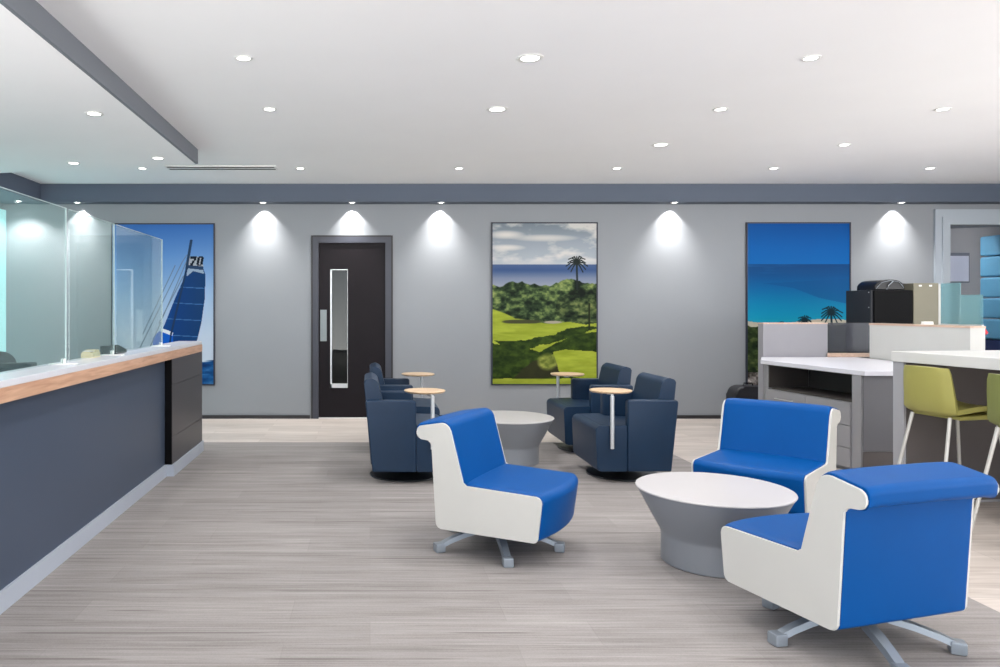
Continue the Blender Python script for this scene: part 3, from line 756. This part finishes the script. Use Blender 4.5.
# ------------------------------------------------------------------ grey cabinet with white worktop
t = thing('storage_cabinet', 'grey corner cabinet with open shelf and drawers under white worktop', 'cabinet', (4.6, 7.4, 0))
Bc = Vector((4.25, 6.58)); d = Vector((-.14, 1.28)).normalized(); nrm = Vector((-d.y, d.x)) # outward (towards -X)
LEN = 1.288
def fp(tt, o=0.0): p = Bc + d * tt + nrm * o; return (p.x, p.y)
bm = NB()
prism(bm, [fp(LEN), fp(0), (5.30, 6.58), (5.34, 8.40), (4.35, 8.40)], .03, .61)
prism(bm, [fp(LEN - .03, -.02), fp(.03, -.02), (5.2, 6.62), (5.2, 8.38), (4.40, 8.38)], 0, .03)
prism(bm, [fp(.104), fp(0), (5.30, 6.58), (5.30, 7.6), fp(.104, -.9)], .61, .862)
prism(bm, [fp(LEN), fp(LEN - .014), fp(LEN - .014, -.5), (4.5, 8.40), (4.35, 8.40)], .61, .862)
prism(bm, [fp(LEN - .03, -.45), fp(.104, -.45), fp(.104, -.5), fp(LEN - .03, -.5)], .61, .862)
lk('carcass', bm, M_GCAB, t)
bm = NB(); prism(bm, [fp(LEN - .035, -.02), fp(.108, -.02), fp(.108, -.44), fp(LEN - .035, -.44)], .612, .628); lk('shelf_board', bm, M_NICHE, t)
bm = NB(); prism(bm, [fp(LEN - .035, -.44), fp(.108, -.44), fp(.108, -.449), fp(LEN - .035, -.449)], .6285, .8615); prism(bm, [fp(.1125, -.012), fp(.1045, -.012), fp(.1045, -.438), fp(.1125, -.438)], .6285, .8615); prism(bm, [fp(LEN - .0145, -.002), fp(LEN - .022, -.002), fp(LEN - .022, -.438), fp(LEN - .0145, -.438)], .6285, .8615); prism(bm, [fp(LEN - .036, -.006), fp(.114, -.006), fp(.114, -.438), fp(LEN - .036, -.438)], .855, .8615); lk('niche_shade_lining', bm, M_NICHE, t)  # dark sheets imitate the shade within the recess
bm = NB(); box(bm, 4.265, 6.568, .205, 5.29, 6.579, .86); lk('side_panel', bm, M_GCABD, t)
bm = NB(); box(bm, 4.265, 6.570, .03, 5.29, 6.579, .20); lk('kick_shade', bm, M_BARSHADE, t)  # dark strip stands in for the shaded recess at the floor
bm = NB(); prism(bm, [(4.33, 8.405), (4.08, 7.94), (4.25, 6.53), (5.34, 6.53), (5.38, 8.405)], .862, .902, .003); lk('worktop', bm, M_WORK, t)
def front(name, t0, t1, z0, z1, handle):
    bm = NB(); prism(bm, [fp(t1, .0), fp(t0, .0), fp(t0, .018), fp(t1, .018)], z0, z1, .002)
    f = lk(name, bm, M_GCAB, t)
    if handle:
        bm = NB(); tc_ = (t0 + t1) / 2; hw = handle / 2; zh = z1 - .07
        P = [fp(tc_ - hw, .018), fp(tc_ - hw, .045), fp(tc_ + hw, .045), fp(tc_ + hw, .018)]
        tube(bm, [(p[0], p[1], zh) for p in P], .005, 8); bmesh.ops.translate(bm, vec=-Vector((4.6, 7.4, 0)), verts=bm.verts[:])
        link('handle', bm, M_CHROME, f, 50)
for z0, z1 in [(.41, .603), (.212, .405), (.035, .207)]:
    if z1 - z0 > .05: front('drawer', .108, .686, z0, z1, .24)
front('drawer', .692, LEN - .004, .41, .603, .24)
front('door', .692, LEN - .004, .035, .405, .24)

# partition behind cabinet
t = thing('desk_partition', 'low grey partition panel with glass end behind the cabinet worktop', 'partition', (4.8, 8.46, 0))
bm = NB(); box(bm, 4.35, 8.41, 0, 5.065, 8.52, 1.268, .003); lk('panel', bm, M_PART, t)
bm = NB(); box(bm, 4.345, 8.405, 1.268, 5.065, 8.525, 1.282, .002); lk('cap', bm, M_PWOOD, t)
bm = NB(); box(bm, 5.068, 8.45, .955, 5.60, 8.46, 1.28); lk('glass_insert', bm, G_PART, t)
bm = NB(); box(bm, 5.04, 8.41, .903, 5.60, 8.475, .945, .002); lk('glass_rail', bm, M_PWOOD, t)

# spine partition (runs towards the camera)
t = thing('desk_partition', 'pale thick partition wall with wooden cap behind the white bar top', 'partition', (5.5, 7.6, 0))
SP = [(5.345, 8.40), (5.45, 6.90), (5.585, 6.90), (5.48, 8.40)]
bm = NB(); prism(bm, [(5.39, 8.20), (5.45, 6.90), (5.585, 6.90), (5.525, 8.20)], .903, 1.262); prism(bm, [(5.40, 8.2), (5.46, 6.905), (5.585, 6.905), (5.525, 8.2)], 0, .903)
lk('panel', bm, M_SPINE, t)
bm = NB(); prism(bm, [(5.385, 8.205), (5.445, 6.895), (5.59, 6.895), (5.53, 8.205)], 1.262, 1.281, .002); lk('cap', bm, M_PWOOD, t)
t = thing('desk', 'raised grey desk behind the pale partition carrying the black machine', 'desk', (6.1, 8.0, 0))
bm = NB(); box(bm, 5.62, 6.95, .87, 6.9, 9.2, .90, .003); lk('desktop', bm, M_GCAB, t)
bm = NB(); box(bm, 5.64, 7.0, 0, 6.85, 7.03, .87); lk('side_panel', bm, M_GCAB, t)
bm = NB(); box(bm, 5.64, 9.15, 0, 6.85, 9.18, .87); lk('side_panel', bm, M_GCAB, t)

# black machine with domed lid
t = thing('office_machine', 'tall black boxy office machine with a glossy domed lid', 'machine', (5.84, 8.70, .9005))
bm = NB(); box(bm, -.235, -.19, 0, .22, .25, .745, .004); link('housing', bm, M_BLACKM, t)
bm = NB(); box(bm, -.205, -.21, .02, .225, -.191, .742, .004); link('front_cover', bm, M_BLACK, t)
bm = NB()
pr = [(-.17, 0)] + [(-.17 + .0 + .34 * (1 - math.cos(PI * k / 14)) / 2, .115 * math.sin(PI * k / 14) ** .6) for k in range(1, 14)] + [(.17, 0)]
prism_y(bm, [(x, z + .749) for x, z in pr], -.16, .16, .012, 2)
dm = link('domed_lid', bm, mat('glossy_black_lid', (16, 16, 19), .3, spec=.3, var=.03), t, 40)
bm = NB(); tube(bm, [(-.16, -.17, .76), (-.10, -.172, .83), (0.0, -.173, .855), (.10, -.172, .835), (.155, -.17, .77)], .003, 8); tube(bm, [(-.04, -.173, .75), (-.02, -.174, .80), (.03, -.174, .845)], .006, 8)
link('lid_seam', bm, M_SILVER, dm, 50)
for zz in (.1, .55, .72):
    bm = NB(); lathe(bm, [(0, 0), (.007, 0), (.006, .004), (0, .004)], 10); bmesh.ops.rotate(bm, cent=(0, 0, 0), matrix=Matrix.Rotation(R(-90), 3, 'Y'), verts=bm.verts[:]); bmesh.ops.translate(bm, vec=(-.2405, -.17, zz), verts=bm.verts[:]); link('screw', bm, M_CHROME, t)

t = thing('metal_box', 'upright champagne coloured metal box beside the black machine', 'box', (6.222, 8.64, .9005))
bm = NB(); box(bm, -.143, -.14, 0, .138, .14, .822, .004); link('case', bm, M_BEIGE, t)
bm = NB(); box(bm, -.085, -.146, .785, -.055, -.141, .802); box(bm, .03, -.146, .785, .06, -.141, .802); link('clip', bm, M_WHITEP, t)
bm = NB(); box(bm, .139, -.135, .0, .17, .135, .81, .003); link('side_strip', bm, M_SPINE, t)
t = tag(link('name_card', prism_y(NB(), [(-.05, 0), (.05, 0), (.045, .03), (-.045, .03)], -.02, .02, .003), M_WHITEP, None), 'small pale block on the partition cap in front of the metal box', 'block')
t.location = (5.50, 7.50, 1.2815)
# teal glass screens on the spine
for (ya, yb, h, lab) in [(7.10, 7.34, .40, 'taller teal tinted glass screen on the partition cap'), (6.91, 7.095, .285, 'shorter teal tinted glass screen at the end of the partition cap')]:
    s = thing('privacy_screen', lab, 'screen', (5.515 if h > .3 else 5.545, (ya + yb) / 2, 1.2815), 0 if h > .3 else R(20), 'teal screens on the partition')
    h2 = (yb - ya) / 2
    bm = NB(); 
    x0, x1 = (-.004, .004)
    prism(bm, [(x0 - .0, h2), (x0 + .0 , -h2), (x1 , -h2), (x1, h2)], .008, h)
    link('glass_panel', bm, G_TEAL, s)
    bm = NB(); box(bm, -.012, -h2, 0, .012, h2, .012); link('rail', bm, M_CHROME, s)
t = link('tag', prism_y(NB(), [(0, 0), (.03, -.05), (.05, -.03), (.02, .01)], -.003, .003), M_RED); tag(t, 'small red tag hanging at the end of the pale partition', 'tag'); t.location = (5.588, 6.93, 1.25)

# ------------------------------------------------------------------ bar table
t = thing('bar_table', 'tall white topped bar table with the green stools pulled in', 'table', (4.5, 4.8, 0))
B0 = Vector((3.885, 5.665)); bd = Vector((.14, -1.0)).normalized(); bn = Vector((1.0, .14)).normalized()
def bp_(a, b): p = B0 + bd * a + bn * b; return (p.x, p.y)
bm = NB(); prism(bm, [bp_(0, 0), bp_(2.0, 0), bp_(2.0, 1.25), bp_(0, 1.25)], 1.05, 1.125, .003); lk('tabletop', bm, M_BARTOP, t)
bm = NB(); prism(bm, [bp_(.005, .01), bp_(.10, .01), bp_(.10, 1.2), bp_(.005, 1.2)], 0, 1.05, .002); pe = lk('end_panel', bm, M_BARP, t)
bm = NB(); prism(bm, [bp_(.10, .03), bp_(.106, .03), bp_(.106, 1.15), bp_(.10, 1.15)], .02, 1.045); bmesh.ops.translate(bm, vec=-Vector((4.5, 4.8, 0)), verts=bm.verts[:]); link('shade_sheet', bm, M_BARSHADE, pe)  # dark sheet on the end panel imitates shade under the top
bm = NB(); prism(bm, [bp_(.106, 1.0), bp_(2.0, 1.0), bp_(2.0, 1.04), bp_(.106, 1.04)], 0, 1.05); lk('back_panel', bm, M_BARSHADE, t)

# ------------------------------------------------------------------ bar stools
def make_stool(m):
    t = bpy.data.objects.new('bar_stool', None); C.objects.link(t)
    path = [(.215, .715), (.20, .730), (.10, .727), (-.02, .712), (-.12, .698), (-.175, .706), (-.205, .74), (-.222, .81), (-.235, .92), (-.243, 1.0), (-.246, 1.038)]
    n = 12; bm = NB(); G_ = []
    for i, (x, z) in enumerate(path):
        row = []
        back = max(0, min(1, (i - 4) / 3))
        hw = [.205] * 7 + [.20, .192, .183, .170]; hw = hw[i]
        if i == 0: hw = .185
        for k in range(n + 1):
            v = -1 + 2 * k / n; e = abs(v) ** 3
            row.append(bm.verts.new((x + back * .045 * e, v * hw * (1 + .03 * back), z + (1 - back) * .03 * e)))
        G_.append(row)
    for a, b in zip(G_, G_[1:]):
        for k in range(n): bm.faces.new((a[k], a[k + 1], b[k + 1], b[k]))
    bmesh.ops.recalc_face_normals(bm, faces=bm.faces[:])
    bmesh.ops.solidify(bm, geom=bm.faces[:], thickness=.032)
    o = link('seat_shell', bm, m, t, 50)
    # underside pod so the shell reads as a full upholstered seat
    bm = NB(); pp = rpoly([(-.12, .684, .02), (.18, .690, .02), (.205, .722, .01), (-.12, .712, .01)], 4)
    prism_y(bm, pp, -.192, .192, .018, 3); link('seat_underside', bm, m, t, 40)
    tops = [(-.16, -.15), (-.16, .15), (.20, -.15), (.20, .15)]; feet = [(-.30, -.215), (-.30, .215), (.30, -.21), (.30, .21)]
    for a, b in zip(tops, feet):
        bm = NB(); tube(bm, [(a[0], a[1], .70), (b[0], b[1], 0.0)], .0125, 12, .010); link('leg', bm, M_LEG, t, 60)
    def at(i, z): f = (.705 - z) / .705; a, b = tops[i], feet[i]; return (a[0] + (b[0] - a[0]) * f, a[1] + (b[1] - a[1]) * f, z)
    return t
s1 = make_stool(M_LIME); s1.location = (4.075, 5.33, 0); s1.rotation_euler = (0, 0, R(8)); tag(s1, 'lime green bar stool tucked under the left end of the bar table', 'stool', 'green bar stools')
s2 = make_stool(M_LIME_SHADE); s2.location = (4.11, 4.63, 0); s2.rotation_euler = (0, 0, R(8)); tag(s2, 'shaded green bar stool cut off by the right edge of the picture', 'stool', 'green bar stools')

# ------------------------------------------------------------------ black bag by the wall
t = thing('travel_bag', 'black rounded bag on the floor by the wall left of the cabinet', 'bag', (4.60, 9.25, 0))
bm = NB(); prism_y(bm, rpoly([(-.21, .02, .04), (.21, .02, .04), (.21, .50, .11), (-.21, .50, .11)], 8), -.12, .12, .03, 3); link('bag_body', bm, mat('black_nylon', (30, 31, 36), .55, bump=.3, bscale=150, var=.1, vscale=14), t, 50)
bm = NB(); box(bm, -.15, -.135, .08, .15, -.118, .32, .008); link('front_pocket', bm, M_BLACKM, t)
bm = NB(); tube(bm, [(-.06, 0, .495), (-.05, 0, .53), (.05, 0, .53), (.06, 0, .495)], .008, 8); link('handle', bm, M_BLACK, t, 50)
for s in (-1, 1):
    bm = NB(); lathe(bm, [(0, 0), (.02, 0), (.02, .022), (0, .022)], 12, s * .17, 0); link('wheel', bm, M_BLACK, t)

# ------------------------------------------------------------------ room beyond the open doorway
t = thing('booth_panel', 'tall blue channelled booth back in the room beyond the doorway', 'booth', (9.42, 11.1, 0))
k = 0; z = .98
bm = NB()
while z < 2.45:
    bm = NB(); box(bm, -.36, -.2, z + .006, .03, .2, z + .30, .03, 3); link('cushion', bm, M_SKYBLUE, t, 50); z += .305
bm = NB(); box(bm, -.34, -.18, 0, .03, .18, .98, .01); link('booth_base', bm, M_NAVYB, t)
t = thing('wall_screen', 'pale blank wall screen in the room beyond the doorway', 'screen', (10.15 - 0, 13.36, 1.65))
t.location = (0, 0, 0)
bm = NB(); Y = 13.39; x0 = 370; 
def bx_(pxa, pxb, pya, pyb, Yd): return ((pxa - PX) * Yd / F, (pxb - PX) * Yd / F, CH - (pyb - PY) * Yd / F, CH - (pya - PY) * Yd / F)
Yb = 11.9
x0, x1, z0, z1 = bx_(944, 967.5, 256, 281.5, Yb)
t.location = ((x0 + x1) / 2, Yb, z0)
hw = (x1 - x0) / 2
bm = NB(); box(bm, -hw - .02, -.02, -.02, hw + .02, .04, z1 - z0 + .05, .004); link('screen_frame', bm, mat('screen_frame_grey', (120, 124, 136), .5, var=.02), t)
bm = NB(); box(bm, -hw, -.026, 0, hw, -.0205, z1 - z0); link('panel', bm, mat('pale_screen', (214, 218, 236), .4, var=.01), t)
bm = NB(); box(bm, 6.3, Yb + .045, 0, 10.0, Yb + .15, ZC); struct('wall_back_room_screen', bm, MATS['back_room_paint'])

# ------------------------------------------------------------------ world, view
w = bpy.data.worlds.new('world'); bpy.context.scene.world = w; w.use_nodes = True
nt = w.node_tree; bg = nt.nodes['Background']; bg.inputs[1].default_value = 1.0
# pale sky above, added glow below the horizon to lift the ceiling
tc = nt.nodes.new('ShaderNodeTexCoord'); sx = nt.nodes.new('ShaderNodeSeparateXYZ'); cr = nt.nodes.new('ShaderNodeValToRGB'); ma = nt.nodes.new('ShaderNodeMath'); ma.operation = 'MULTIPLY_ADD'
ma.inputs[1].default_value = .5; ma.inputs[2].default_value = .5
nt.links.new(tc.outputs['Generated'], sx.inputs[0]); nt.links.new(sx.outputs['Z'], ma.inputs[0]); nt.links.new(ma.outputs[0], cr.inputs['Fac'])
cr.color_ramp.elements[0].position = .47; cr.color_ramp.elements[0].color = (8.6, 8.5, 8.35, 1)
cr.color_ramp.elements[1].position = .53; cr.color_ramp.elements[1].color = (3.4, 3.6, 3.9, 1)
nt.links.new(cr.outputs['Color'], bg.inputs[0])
sc = bpy.context.scene
sc.view_settings.view_transform = 'Standard'; sc.view_settings.look = 'None'; sc.view_settings.gamma = 1.0; sc.view_settings.use_curve_mapping = False
sc.view_settings.exposure = 0.0
cy = sc.cycles
cy.use_denoising = True
cy.max_bounces = 10; cy.diffuse_bounces = 6; cy.glossy_bounces = 4; cy.transmission_bounces = 6; cy.transparent_max_bounces = 12
cy.caustics_reflective = False; cy.caustics_refractive = False
cy.sample_clamp_indirect = 6.0
